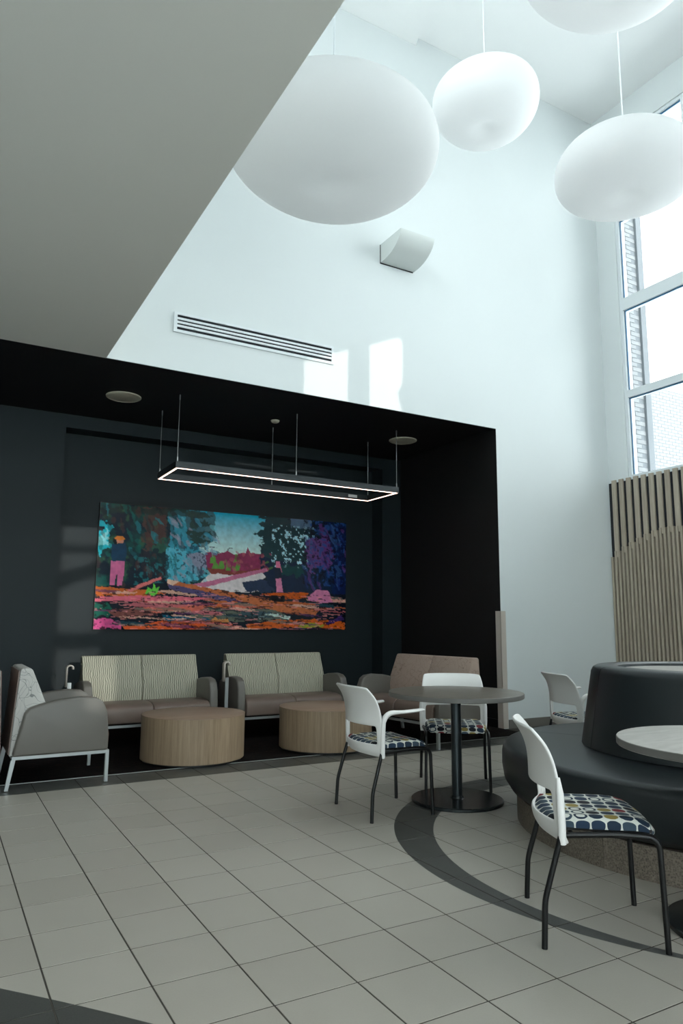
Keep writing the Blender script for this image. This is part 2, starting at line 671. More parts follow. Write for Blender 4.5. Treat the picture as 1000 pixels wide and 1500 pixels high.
cw_['kind'] = 'structure'
for k in range(8):
    boxobj('mullion', (-0.03, 1.0 * k - 0.025, 0), (0.04, 1.0 * k + 0.025, CZ1 - CZ0), 'window_metal', cw_)
    if k < 7:
        boxobj('pane', (0.0, 1.0 * k + 0.025, 0), (0.008, 1.0 * k + 0.975, CZ1 - CZ0), 'glass', cw_)
structure('ceiling', [((XS - 0.15, YREAR, H), (XR + 0.3, YW + 0.16, H + 0.2))], 'ceiling_paint')
structure('wall_left', [((XLEFT - 0.15, YREAR, 0), (XLEFT, YB + 0.1, ZA + 0.45))], 'white_paint')
# diagonal dropped panel of the high ceiling
bm = bmesh.new()
prism(bm, [(XS, 1.2), (3.62, 1.2), (4.27, YW - 0.001), (XS, YW - 0.001)], H - 0.12, H - 0.002, 'z')
bulk = done('ceiling_bulkhead', bm, 'ceiling_paint')
bulk['kind'] = 'structure'
structure('baseboard_front', [((XA + 0.08, YW - 0.012, 0), (XR, YW - 0.001, 0.10))], 'base_rubber')
structure('baseboard_right', [((XA - 0.012, YW + 0.09, 0), (XA - 0.001, YP, 0.10))], 'frame_black')

# right wall with its tall windows
WROWS = [(3.13, 4.28), (4.28, 5.56), (5.56, 6.86), (6.86, 8.03)]
WY0 = 2.65
WP = 1.14
NW = 7
wyl = WY0 - WP * NW
structure('wall_right', [((XR, YREAR, 0), (XR + 0.15, YW, WROWS[0][0])), ((XR, YREAR, WROWS[-1][1]), (XR + 0.15, YW, H)),
                         ((XR, WY0, WROWS[0][0]), (XR + 0.15, YW, WROWS[-1][1])), ((XR, YREAR, WROWS[0][0]), (XR + 0.15, wyl, WROWS[-1][1]))], 'white_paint')
wfirst = None
for k in range(NW):
    y1 = WY0 - WP * k
    if wfirst is None:
        wroot = empty('window_1', (XR + 0.02, y1, WROWS[0][0]))
        z0, z1 = 0.0, WROWS[-1][1] - WROWS[0][0]
        for ya, yb in ((-0.045, 0.0), (-WP, -WP + 0.045)):
            boxobj('stile', (0, ya, z0), (0.12, yb, z1), 'window_metal', wroot)
        for zc, hh in ((0.02, 0.02), (1.15, 0.05), (2.43, 0.085), (3.73, 0.06), (z1 - 0.02, 0.02)):
            boxobj('rail', (0, -WP + 0.045, zc - hh), (0.12, -0.045, zc + hh), 'window_metal', wroot)
        for a, b in ((0.04, 1.10), (1.20, 2.345), (2.515, 3.67), (3.79, z1 - 0.04)):
            pn = boxobj('pane', (0.055, -WP + 0.046, a), (0.065, -0.046, b), 'glass', wroot)
            boxobj('gasket', (0.03, -0.058, a), (0.05, -0.0455, b), 'gasket', pn)
            boxobj('gasket', (0.03, -WP + 0.058, b - 0.014), (0.05, -0.058, b - 0.001), 'gasket', pn)
        wfirst = wroot
    else:
        wroot = copy_tree(wfirst)
        wroot.name = 'window_%d' % (k + 1)
        wroot.location = (XR + 0.02, y1, WROWS[0][0])
    wroot['kind'] = 'structure'

# rear wall behind the camera: glazed shopfront below, two small openings above
def wall_with_holes(name, outer, holes, y, thick, mat):
    bm = bmesh.new()
    edges = []
    for loop in [outer] + holes:
        vs = [bm.verts.new((x, y, z)) for x, z in loop]
        for a, b in zip(vs, vs[1:] + vs[:1]):
            edges.append(bm.edges.new((a, b)))
    bmesh.ops.triangle_fill(bm, use_beauty=True, use_dissolve=False, edges=edges)
    ext = bmesh.ops.extrude_face_region(bm, geom=bm.faces[:])
    for v in [q for q in ext['geom'] if isinstance(q, bmesh.types.BMVert)]:
        v.co.y -= thick
    o = done(name, bm, mat)
    o['kind'] = 'structure'
    return o


SX0, SX1, SZ1 = -4.6, 2.4, 3.56
wall_with_holes('wall_rear', [(XLEFT, 0), (XR + 0.3, 0), (XR + 0.3, H), (XLEFT, H)],
                [[(2.23, 4.55), (2.77, 4.55), (2.77, 5.18), (2.23, 4.94)],  # these two openings are shaped to throw the sun patches
                 [(3.05, 4.55), (3.50, 4.55), (3.42, 4.80), (3.50, 4.90), (3.50, 5.50), (3.05, 5.29)],
                 [(SX0, 0.08), (SX1, 0.08), (SX1, SZ1), (SX0, SZ1)]], YREAR, 0.06, 'white_paint')
sf = empty('window_8', (0, YREAR - 0.05, 0.08))
sf['kind'] = 'structure'
for xm in (-4.57, -3.2, -1.9, -0.6, 0.9, 2.37):
    boxobj('mullion', (xm - 0.03, -0.03, 0), (xm + 0.03, 0.04, SZ1 - 0.08), 'window_metal', sf)
for xa, xb in zip((-4.57, -3.2, -1.9, -0.6, 0.9), (-3.2, -1.9, -0.6, 0.9, 2.37)):
    boxobj('pane', (xa + 0.03, 0.0, 0.0), (xb - 0.03, 0.008, SZ1 - 0.08), 'glass', sf)
# unseen wall added to block the low sun; its gaps shape the light patches
wall_with_holes('wall_added_sun_mask', [(-30, -0.06), (30, -0.06), (30, 5.25), (-30, 5.25)],
                [[(x0 - 0.42 - 0.0, z0 + 0.77) for x0, z0 in loop] for loop in
                 [[(-0.29, 2.21), (0.20, 2.21), (0.20, 2.90), (-0.29, 2.90)],
                  [(-0.29, 3.09), (0.20, 3.09), (0.20, 3.81), (-0.29, 3.57)],
                  [(-0.29, 3.78), (0.20, 3.95), (0.20, 4.02), (-0.29, 4.02)],
                  [(-0.29, 4.11), (0.20, 4.11), (0.20, 4.33), (-0.29, 4.33)]]], -20.0, 0.06, 'white_paint')

# brick buildings outside the windows
bl, bh = 0.203, 0.0575
bm = bmesh.new()
box(bm, (0, 0, 0), (bl - 0.0, 0.02, bh))
bmesh.ops.recalc_face_normals(bm, faces=bm.faces)
brick_me = bpy.data.meshes.new('brick')
bm.to_mesh(brick_me)
bm.free()
brick_me.materials.append(MATS['brick'])
ext_near = boxobj('wall_exterior', (XR + 0.1, 3.06, 0), (8.40, 3.5, 9.2), 'mortar')
ext_near['kind'] = 'structure'
nb = 0
z = 3.25
row = 0
while z < 7.5:
    xs = 7.55 + (0.107 if row % 2 else 0)
    while xs + bl < 8.41:
        b = link('brick', brick_me, None, ext_near)
        b.location = (xs, 3.054, z)
        nb += 1
        xs += bl + 0.011
    z += bh + 0.011
    row += 1
cp = boxobj('corner_post', (8.40, 3.02, 0), (8.52, 3.14, 9.2), 'mortar', ext_near)
ext_far = boxobj('wall_exterior_far', (8.6, 5.6, 0), (18, 6.0, 6.08), 'mortar')
ext_far['kind'] = 'structure'
bm = bmesh.new()
z, row = 3.6, 0
while z < 6.0:
    xs = 10.4 + (0.107 if row % 2 else 0)
    while xs < 15.0:
        box(bm, (xs, 5.596, z), (xs + bl, 5.605, z + bh))
        xs += bl + 0.011
    z += bh + 0.011
    row += 1
tag(done('brick_courses', bm, 'brick', ext_far), kind='stuff')

# ------------------------------------------------------------------ slatted wall panel
slats = empty('slatted_wall_panel', (XR, 2.9, 0))
tag(slats, 'oak slat wall panel with a wavy denser lower layer below the windows', 'wall panel')
boxobj('backing', (-0.016, -2.9, 0), (-0.001, 0.055, 3.10), 'dark_backing', slats)
cy = [2.958, 2.911, 2.775, 2.655, 2.536, 2.421, 2.308, 2.198, 2.091, 1.988, 1.877, 1.6, 1.3, 1.0, 0.6, 0.2]
cz = [2.091, 2.134, 2.204, 2.248, 2.299, 2.341, 2.373, 2.404, 2.418, 2.412, 2.402, 2.33, 2.22, 2.12, 2.05, 2.08]
for k in range(24):
    y0 = -0.072 - 0.115 * k
    zt = float(np.interp(-(2.9 + y0 + 0.03), [-c for c in cy], cz))
    boxobj('slat', (-0.038, y0, zt - 0.07), (-0.016, y0 + 0.066, 3.13), 'slat_wood', slats)
for k in range(47):
    y = 0.05 - 0.0575 * k
    kk = (k + 1) // 2
    yy = 2.9 + 0.05 - 0.0575 * 2 * kk
    zt = float(np.interp(-yy, [-c for c in cy], cz))
    boxobj('slat', (-0.050, y - 0.029, 0.0), (-0.016, y, zt), 'slat_wood', slats)

# ------------------------------------------------------------------ things on the walls
vent = empty('slot_air_vent', (1.355, YW, 3.973))
tag(vent, 'long white slot air vent with four dark slots high on the wall', 'air vent')
W, HH = 1.768, 0.203
boxobj('backing', (0.03, -0.006, 0.02), (W - 0.03, -0.001, HH - 0.02), 'slot_black', vent)
bm = bmesh.new()
for a, b in (((0, 0), (W, 0.028)), ((0, HH - 0.024), (W, HH)), ((0, 0.028), (0.034, HH - 0.024)), ((W - 0.028, 0.028), (W, HH - 0.024))):
    box(bm, (a[0], -0.018, a[1]), (b[0], -0.001, b[1]))
done('frame', bm, 'window_metal', vent)
s0 = 0.028
sh = (HH - 0.052)
for k in range(3):
    zc = s0 + sh * (k + 1) / 4 + 0.002
    boxobj('blade', (0.034, -0.016, zc - 0.012), (W - 0.028, -0.006, zc + 0.010), 'window_metal', vent)

# wall sconce / uplight
sc_ = empty('wall_sconce', (3.735, YW, 5.33))
tag(sc_, 'white wedge shaped wall sconce with a curved underside on the high wall', 'wall light')
prof = [(-0.004, 0.0), (-0.004, 0.225), (-0.42, 0.225)]
for k in range(1, 12):
    a = PI / 2 * k / 12
    prof.append((-0.03 - 0.39 * math.cos(a) ** 0.9, 0.225 - 0.225 * math.sin(a) ** 1.15))
prismobj('housing', prof, 0, 0.465, 'sconce_white', sc_, 'x')
boxobj('shadow_gap_plate', (-0.008, -0.006, -0.012), (0.455, -0.001, 0.22), 'frame_black', sc_)  # black plate edge stands in for the shadow gap at the wall

# corner guard at the end of the alcove
bm = bmesh.new()
box(bm, (XA - 0.004, YW - 0.004, 0.005), (XA - 0.0005, YW + 0.085, 1.357))
box(bm, (XA - 0.004, YW - 0.004, 0.005), (XA + 0.075, YW - 0.0005, 1.357))
tag(done('corner_guard', bm, 'guard'), 'beige corner guard on the edge between black alcove and white wall', 'corner guard')

# alcove ceiling discs
for (x, y), lab in (((1.152, 4.03), 'round beige ceiling speaker above the painting\'s left end'), ((4.758, 4.01), 'round beige ceiling speaker near the black right alcove wall')):
    s = empty('ceiling_speaker', (x, y, ZA))
    tag(s, lab, 'speaker', 'ceiling speakers in the alcove')
    bm = bmesh.new()
    lathe(bm, [(0, -0.012), (0.166, -0.012), (0.17, -0.010), (0.17, -0.0005)], 40)
    done('grille', bm, 'disc_beige', s, smooth=40)
    bm = bmesh.new()
    lathe(bm, [(0.17, -0.0005), (0.17, -0.014), (0.174, -0.015), (0.182, -0.010), (0.183, -0.0005)], 40)
    done('rim', bm, 'disc_beige', s, smooth=40)
bm = bmesh.new()
lathe(bm, [(0, -0.03), (0.03, -0.03), (0.045, -0.02), (0.052, -0.006), (0.052, -0.0005)], 28)
o = done('smoke_detector', bm, 'disc_beige', smooth=40)
o.location = (2.927, 4.03, ZA)
tag(o, 'small round detector on the black alcove ceiling above the pendant', 'detector')

# rectangular pendant
PX0, PX1, PY0, PY1, PZ0, PZ1 = 1.635, 4.435, 3.635, 4.350, 2.792, 2.862
pen = empty('rectangular_pendant_light', ((PX0 + PX1) / 2, (PY0 + PY1) / 2, PZ0))
tag(pen, 'black rectangular frame pendant light with glowing lower edge over the loveseats', 'pendant light')
hx, hy, hz = (PX1 - PX0) / 2, (PY1 - PY0) / 2, PZ1 - PZ0
for a, b in (((-hx, -hy, 0), (hx, -hy + 0.04, hz)), ((-hx, hy - 0.04, 0), (hx, hy, hz)), ((-hx, -hy + 0.04, 0), (-hx + 0.04, hy - 0.04, hz)), ((hx - 0.04, -hy + 0.04, 0), (hx, hy - 0.04, hz))):
    r = boxobj('frame_bar', a, b, 'fixture_black', pen)
    boxobj('led_strip', (a[0] + 0.012, a[1] + 0.012, -0.004), (b[0] - 0.012, b[1] - 0.012, 0.0), 'led', r)
for sx in (-1, 0, 1):
    for sy in (-1, 1):
        x, y = sx * (hx - 0.02), sy * (hy - 0.02)
        bm = bmesh.new()
        tube(bm, [(x, y, hz), (x, y, ZA - PZ0 - 0.002)], 0.0034, 6)
        c = done('cable', bm, 'steel', pen)
        bm = bmesh.new()
        tube(bm, [(x, y, hz - 0.002), (x, y, hz + 0.05)], 0.007, 8)
        done('cable_grip', bm, 'steel', c)
        bm = bmesh.new()
        tube(bm, [(x, y, ZA - PZ0 - 0.055), (x, y, ZA - PZ0 - 0.001)], 0.007, 8)
        done('cable_grip', bm, 'steel', c)
boxobj('driver_label', (hx - 0.33, hy - 0.046, 0.02), (hx - 0.20, hy - 0.0402, 0.055), 'white_label', pen)


# ------------------------------------------------------------------ balloon pendants
def balloon(loc, R, hgt, label, seed, tilt=0.0):
    root = empty('balloon_pendant', loc)
    tag(root, label, 'pendant light', 'white balloon pendants under the high ceiling')
    bm = bmesh.new()
    prof = []
    n = 40
    for k in range(n + 1):
        a = -PI / 2 + PI * k / n
        ca, sa = math.cos(a), math.sin(a)
        r = R * abs(ca) ** 0.80 * (1 if ca > 0 else 0)
        zz = hgt / 2 * (abs(sa) ** 0.92) * (1 if sa > 0 else -1)
        q = r / R
        dim = math.exp(-(q / 0.2) ** 2)
        zz += dim * (0.13 * hgt if sa < 0 else -0.10 * hgt)
        prof.append((max(r, 0.0), zz))
    lathe(bm, prof, 64)
    rr = random.Random(seed)
    p1, p2 = rr.random() * 6, rr.random() * 6
    for v in bm.verts:
        an = math.atan2(v.co.y, v.co.x)
        f = 1 + 0.022 * math.sin(2 * an + p1) + 0.015 * math.sin(3 * an + p2 + v.co.z)
        v.co.x *= f
        v.co.y *= f
    sh = done('shade', bm, 'balloon', root, smooth=True)
    sh.rotation_euler = (tilt, 0, 0)
    bm = bmesh.new()
    tube(bm, [(0, 0, hgt * 0.3), (0, 0, H - loc[2] - 0.002)], 0.006, 6)
    done('cable', bm, 'window_metal', root)
    bm = bmesh.new()
    lathe(bm, [(0, H - loc[2] - 0.03), (0.05, H - loc[2] - 0.03), (0.06, H - loc[2] - 0.001)], 20)
    done('canopy', bm, 'window_metal', root, smooth=40)


balloon((1.625, 0.267, 4.321), 0.708, 0.575, 'largest white balloon pendant partly hidden by the low grey ceiling', 1)
balloon((3.783, 1.172, 6.151), 0.514, 0.58, 'smaller white balloon pendant hanging highest above the wall sconce', 2)
balloon((4.296, 0.052, 4.957), 0.581, 0.53, 'white balloon pendant in front of the tall windows', 3)
balloon((3.12, -0.84, 5.62), 0.60, 0.53, 'white balloon pendant cut off by the top edge of the picture', 4)


# ------------------------------------------------------------------ lounge seating
def lounge(name, width, n, backmat, sidemat, rear=True, tablet=False):
    """local: faces -Y, d runs from rear leg (0) to front (0.727); y = 0.36 - d"""
    root = empty(name)
    hw = width / 2
    Yd = lambda d: 0.36 - d
    arm = [(0.035, 0.232), (0.705, 0.232), (0.70, 0.40), (0.685, 0.52), (0.655, 0.592), (0.60, 0.625), (0.49, 0.636), (0.34, 0.622), (0.20, 0.592), (0.125, 0.568), (0.10, 0.53)]
    armp = [(Yd(d), z) for d, z in arm]
    for s in (-1, 1):
        x0, x1 = (s * hw, s * (hw - 0.085))
        prismobj('arm', armp, min(x0, x1), max(x0, x1), 'vinyl', root, 'x', 0.018, 3)
    iw = width - 0.17
    cw = iw / n
    back = [(0.02, 0.225), (0.055, 0.84), (0.068, 0.852), (0.128, 0.852), (0.142, 0.838), (0.245, 0.60), (0.262, 0.52), (0.255, 0.40), (0.25, 0.25)]
    bp = [(Yd(d), z) for d, z in back]
    for k in range(n):
        xa = -hw + 0.085 + cw * k
        # seat cushion : side profile with a rounded front
        sp = [(Yd(0.20), 0.25), (Yd(0.20), 0.405), (Yd(0.40), 0.425), (Yd(0.60), 0.425), (Yd(0.68), 0.412), (Yd(0.715), 0.385), (Yd(0.725), 0.34), (Yd(0.722), 0.245)]
        prismobj('seat_cushion', sp, xa + 0.003, xa + cw - 0.003, 'warm_lit_vinyl', root, 'x', 0.012, 3)
        b0 = xa + 0.002 - (0.085 * 0.25 if k == 0 else 0)
        b1 = xa + cw - 0.002 + (0.085 * 0.25 if k == n - 1 else 0)
        b = prismobj('back_cushion', bp, b0, b1, backmat, root, 'x', 0.014, 3)
        if rear:
            rp = [(Yd(0.018), 0.24), (Yd(0.052), 0.835), (Yd(0.046), 0.835), (Yd(0.012), 0.24)]
            prismobj('back_panel', rp, b0 + 0.008, b1 - 0.008, 'rear_vinyl', b, 'x')
    # metal frame : rails and four legs
    bm = bmesh.new()
    box(bm, (-hw + 0.012, Yd(0.715), 0.208), (hw - 0.012, Yd(0.69), 0.232))
    box(bm, (-hw + 0.012, Yd(0.06), 0.208), (hw - 0.012, Yd(0.035), 0.232))
    for s in (-1, 1):
        xa, xb = sorted((s * (hw - 0.012), s * (hw - 0.042)))
        box(bm, (xa, Yd(0.69), 0.209), (xb, Yd(0.06), 0.2315))
    done('frame', bm, 'silver', root)
    for s in (-1, 1):
        xa, xb = sorted((s * (hw - 0.012), s * (hw - 0.042)))
        prismobj('leg', [(Yd(0.715), 0.208), (Yd(0.715), 0.0), (Yd(0.69), 0.0), (Yd(0.69), 0.208)], xa, xb, 'silver', root, 'x')
        prismobj('leg', [(Yd(0.06), 0.208), (Yd(0.025), 0.0), (Yd(0.0), 0.0), (Yd(0.03), 0.208)], xa, xb, 'silver', root, 'x')
    if tablet:
        t0 = -hw - 0.15
        bm = bmesh.new()
        box(bm, (t0 - 0.002, Yd(0.72), 0.205), (t0 + 0.032, Yd(0.70), 0.64))
        box(bm, (t0 + 0.03, Yd(0.72), 0.205), (-hw + 0.03, Yd(0.70), 0.23))
        p = done('tablet_post', bm, 'silver', root)
        bm = bmesh.new()
        path = [(t0 - 0.012, Yd(0.71), 0.60), (t0 - 0.012, Yd(0.71), 0.785), (t0 + 0.022, Yd(0.71), 0.797), (t0 + 0.042, Yd(0.71), 0.785), (t0 + 0.042, Yd(0.71), 0.76)]
        path = smooth_path(path, 0.014, 4)
        prev = None
        for q in path:
            pass
        # flap: a thin board folded over, following the path, .3 deep
        A = [bm.verts.new((q.x, Yd(0.72), q.z)) for q in path]
        B = [bm.verts.new((q.x, Yd(0.655), q.z)) for q in path]
        for i in range(len(path) - 1):
            bm.faces.new((A[i], A[i + 1], B[i + 1], B[i]))
        f = done('tablet_flap', bm, 'guard', p, smooth=50)
        md = f.modifiers.new('thick', 'SOLIDIFY')
        md.thickness = 0.012
        md.offset = 0
    return root


a = lounge('armchair', 0.74, 1, 'leaf', 'leaf')
a.location = (0.109 + 0.36, 2.27 + 0.37, 0.004)
a.rotation_euler = (0, 0, PI / 2)
tag(a, 'grey vinyl armchair with leaf patterned back seen from the side at left', 'armchair', 'lounge armchairs')
b = copy_tree(a)
b.location = (0.085 - 0.36, 2.27 + 0.37, 0.004)
b.rotation_euler = (0, 0, -PI / 2)
tag(b, 'armchair at the left picture edge standing back to back with the grey armchair', 'armchair', 'lounge armchairs')
l1 = lounge('loveseat', 1.31, 2, 'wave', 'wave', True, True)
l1.location = (1.495, 3.52 + 0.36, 0.004)
tag(l1, 'loveseat with wavy striped back behind the left round coffee table, sunlit corner', 'loveseat', 'lounge loveseats')
l2 = copy_tree(l1)
l2.location = (3.02, 3.52 + 0.36, 0.004)
tag(l2, 'loveseat with wavy striped back behind the right round coffee table', 'loveseat', 'lounge loveseats')
l3 = lounge('loveseat', 1.31, 2, 'leaf_tan', 'leaf')
l3.location = (4.46 - 0.30, 2.92 - 0.04, 0.004)
l3.rotation_euler = (0, 0, math.radians(-82))
tag(l3, 'brown loveseat turned sideways by the black right wall of the alcove', 'loveseat', 'lounge loveseats')


# drum coffee tables
def drum(loc, label):
    root = empty('drum_coffee_table', loc)
    tag(root, label, 'coffee table', 'round oak drum coffee tables')
    R, hh = 0.455, 0.392
    bm = bmesh.new()
    lathe(bm, [(0, 0.018), (R, 0.018), (R, hh - 0.006), (R - 0.006, hh - 0.006), (0, hh - 0.006)], 72)
    done('drum', bm, 'oak', root, smooth=40)
    bm = bmesh.new()
    lathe(bm, [(0, hh - 0.006), (R + 0.002, hh - 0.006), (R + 0.002, hh - 0.001), (R, hh), (0, hh)], 72)
    done('top', bm, 'oak_top', root, smooth=40)
    bm = bmesh.new()
    lathe(bm, [(0, 0.0), (R - 0.02, 0.0), (R - 0.02, 0.018), (0, 0.018)], 48)
    done('plinth', bm, 'frame_black', root, smooth=40)


drum((1.683, 2.882, 0.005), 'round oak drum coffee table nearest the grey armchair')
drum((3.017, 2.853, 0.005), 'round oak drum coffee table behind the white armed chair')


# ------------------------------------------------------------------ cafe tables
def cafe_table(loc, mat, label):
    root = empty('cafe_table', loc)
    tag(root, label, 'table', 'round cafe tables')
    bm = bmesh.new()
    lathe(bm, [(0, 0.703), (0.468, 0.703), (0.470, 0.706), (0.470, 0.732), (0.468, 0.735), (0, 0.735)], 80)
    top = done('table_top', bm, mat, root, smooth=40)
    bm = bmesh.new()
    lathe(bm, [(0.4695, 0.7045), (0.4715, 0.7065), (0.4715, 0.7315), (0.4695, 0.7335)], 80)
    done('edge_band', bm, 'edge_dark', top, smooth=40)
    bm = bmesh.new()
    lathe(bm, [(0.036, 0.015), (0.036, 0.70), (0, 0.70)], 32)
    lathe(bm, [(0.12, 0.695), (0.12, 0.7028), (0, 0.7028)], 32)
    done('column', bm, 'gun_metal', root, smooth=40)
    bm = bmesh.new()
    lathe(bm, [(0, 0.0), (0.312, 0.0), (0.315, 0.003), (0.315, 0.018), (0.309, 0.022), (0.05, 0.026), (0.04, 0.04), (0, 0.04)], 72)
    done('base_disc', bm, 'base_metal', root, smooth=30)


cafe_table((2.815, 0.565, 0), 'lam_brown', 'round grey brown cafe table on a dark disc base beside the armed chair')
cafe_table((2.52, -1.655, 0), 'lam_grey', 'round pale grey cafe table at the right edge in front of the booth')


# ------------------------------------------------------------------ stacking chairs
def chair_master(arms):
    root = empty('stacking_chair')
    # seat pad
    bm = bmesh.new()
    nx, ny = 18, 18
    grid = {}
    for layer in (0, 1):
        for i in range(nx + 1):
            for j in range(ny + 1):
                s, t = -1 + 2 * i / nx, -1 + 2 * j / ny
                # squircle mapping for rounded corners
                x = s * math.sqrt(1 - 0.28 * t * t * (s * s)) * 0.232
                y = t * math.sqrt(1 - 0.28 * s * s * (t * t)) * 0.225 + 0.02
                x *= 1 - 0.05 * (1 - (t + 1) / 2)
                e = max(abs(s), abs(t))
                edge = max(0, (e - 0.80) / 0.20)
                if layer:
                    z = 0.462 + 0.008 * abs(s) ** 2 - 0.022 * edge ** 2 - 0.030 * max(0, (t - 0.35) / 0.65) ** 2.2
                else:
                    z = 0.428 - 0.018 * max(0, (t - 0.35) / 0.65) ** 2.2
                grid[layer, i, j] = bm.verts.new((x, y, z))
    for layer in (0, 1):
        for i in range(nx):
            for j in range(ny):
                bm.faces.new((grid[layer, i, j], grid[layer, i + 1, j], grid[layer, i + 1, j + 1], grid[layer, i, j + 1]))
    ring = [(i, 0) for i in range(nx)] + [(nx, j) for j in range(ny)] + [(i, ny) for i in range(nx, 0, -1)] + [(0, j) for j in range(ny, 0, -1)]
    for (a0, b0), (a1, b1) in zip(ring, ring[1:] + ring[:1]):
        bm.faces.new((grid[0, a0, b0], grid[0, a1, b1], grid[1, a1, b1], grid[1, a0, b0]))
    seat = done('seat_pad', bm, 'dots', root, smooth=60)
    bm = bmesh.new()
    box(bm, (-0.205, -0.13, 0.417), (0.205, 0.205, 0.429))
    done('seat_tray', bm, 'black_metal', root)
    # back shell with slot
    zs = [0.372, 0.384, 0.404, 0.430, 0.454, 0.474, 0.52, 0.564, 0.580, 0.62, 0.66, 0.70, 0.74, 0.775, 0.798, 0.808]
    yz = [-0.190, -0.196, -0.206, -0.212, -0.214, -0.216, -0.220, -0.222, -0.222, -0.222, -0.224, -0.230, -0.243, -0.262, -0.279, -0.287]
    hwz = [0.236, 0.246, 0.252, 0.254, 0.255, 0.256, 0.256, 0.255, 0.254, 0.252, 0.249, 0.245, 0.240, 0.234, 0.229, 0.222]
    ss = [-1, -0.93, -0.84, -0.76, -0.6, -0.4, -0.2, 0, 0.2, 0.4, 0.6, 0.76, 0.84, 0.93, 1]
    bm = bmesh.new()
    V = {}
    for r, (z, y, hw) in enumerate(zip(zs, yz, hwz)):
        for c, s in enumerate(ss):
            curve = 0.075 if z < 0.6 else 0.075 - 0.03 * (z - 0.6) / 0.2
            zz = z
            if r >= 13:
                zz -= 0.007 * abs(s) ** 6
            if r <= 2:
                zz += 0.010 * (1 - s * s) * (1 if r < 2 else 0.5)
            V[r, c] = bm.verts.new((s * hw, y + curve * s * s, zz))
    for r in range(len(zs) - 1):
        for c in range(len(ss) - 1):
            if 4 <= r < 7 and 2 <= c < len(ss) - 3:
                continue
            bm.faces.new((V[r, c], V[r, c + 1], V[r + 1, c + 1], V[r + 1, c]))
    bmesh.ops.delete(bm, geom=[v for v in bm.verts if not v.link_faces], context='VERTS')
    back = done('back_shell', bm, 'plastic', root, smooth=True)
    md = back.modifiers.new('thick', 'SOLIDIFY')
    md.thickness = 0.014
    md.offset = 0
    md = back.modifiers.new('round', 'SUBSURF')
    md.levels = 1
    md.render_levels = 2
    # side uprights / sleeves
    for s in (-1, 1):
        bm = bmesh.new()
        pts = [(s * 0.243, -0.140, 0.374), (s * 0.249, -0.142, 0.45), (s * 0.252, -0.145, 0.56), (s * 0.250, -0.150, 0.62)]
        if not arms:
            tube(bm, pts, [0.015, 0.016, 0.015, 0.008], 10)
            done('upright', bm, 'plastic', back, smooth=60)
        else:
            pts = [(s * 0.243, -0.140, 0.374), (s * 0.250, -0.142, 0.50), (s * 0.256, -0.138, 0.648), (s * 0.266, 0.03, 0.652), (s * 0.266, 0.145, 0.660)]
            sp = smooth_path(pts, 0.075, 8)
            rad = [0.015 if q.z < 0.60 else (0.017 if q.y < 0.1 else 0.015) for q in sp]
            tube(bm, sp, rad, 12)
            # flatten and widen the arm pad
            for v in bm.verts:
                if v.co.y > -0.10 and v.co.z > 0.60:
                    f = min(1, (v.co.y + 0.10) / 0.08)
                    zc = 0.650 + 0.012 * max(0, v.co.y) / 0.19
                    v.co.z = zc + (v.co.z - zc) * (1 - 0.35 * f)
                    v.co.x = s * 0.264 + (v.co.x - s * 0.264) * (1 + 0.55 * f)
            done('armrest', bm, 'plastic', root, smooth=60)
    # steel legs
    for s in (-1, 1):
        bm = bmesh.new()
        tube(bm, smooth_path([(s * 0.243, -0.146, 0.40), (s * 0.250, -0.214, 0.17), (s * 0.254, -0.222, 0.0)], 0.03, 5), 0.0115, 10)
        done('leg', bm, 'black_metal', root, smooth=60)
        bm = bmesh.new()
        tube(bm, smooth_path([(s * 0.234, 0.232, 0.0), (s * 0.228, 0.222, 0.408), (s * 0.232, 0.06, 0.414), (s * 0.236, -0.125, 0.405)], 0.05, 6), 0.0115, 10)
        done('leg', bm, 'black_metal', root, smooth=60)
    bm = bmesh.new()
    tube(bm, [(-0.23, 0.06, 0.409), (0.23, 0.06, 0.409)], 0.009, 8)
    tube(bm, [(-0.226, -0.10, 0.406), (0.226, -0.10, 0.406)], 0.009, 8)
    done('cross_bar', bm, 'black_metal', root, smooth=60)
    return root


def face(dx, dy):
    return math.atan2(dy, dx) - PI / 2


cA = chair_master(True)
cA.location = (2.24, 0.615, 0)
cA.rotation_euler[2] = face(1, -0.07)
tag(cA, 'white chair with armrests and dotted seat left of the brown cafe table', 'chair', 'white stacking chairs')
cA2 = copy_tree(cA)
cA2.location = (4.35, 0.82, 0)
cA2.rotation_euler[2] = face(0.95, -0.31)
tag(cA2, 'white chair with armrests standing behind the black booth', 'chair', 'white stacking chairs')
cB = chair_master(False)
cB.location = (2.01, -1.295, 0)
cB.rotation_euler[2] = face(0.80, -0.60)
tag(cB, 'white armless chair with dotted seat nearest the camera by the pale table', 'chair', 'white stacking chairs')
cB2 = copy_tree(cB)
cB2.location = (3.125, 0.97, 0)
cB2.rotation_euler[2] = face(-0.56, -0.83)
tag(cB2, 'white armless chair behind the brown cafe table facing the camera', 'chair', 'white stacking chairs')

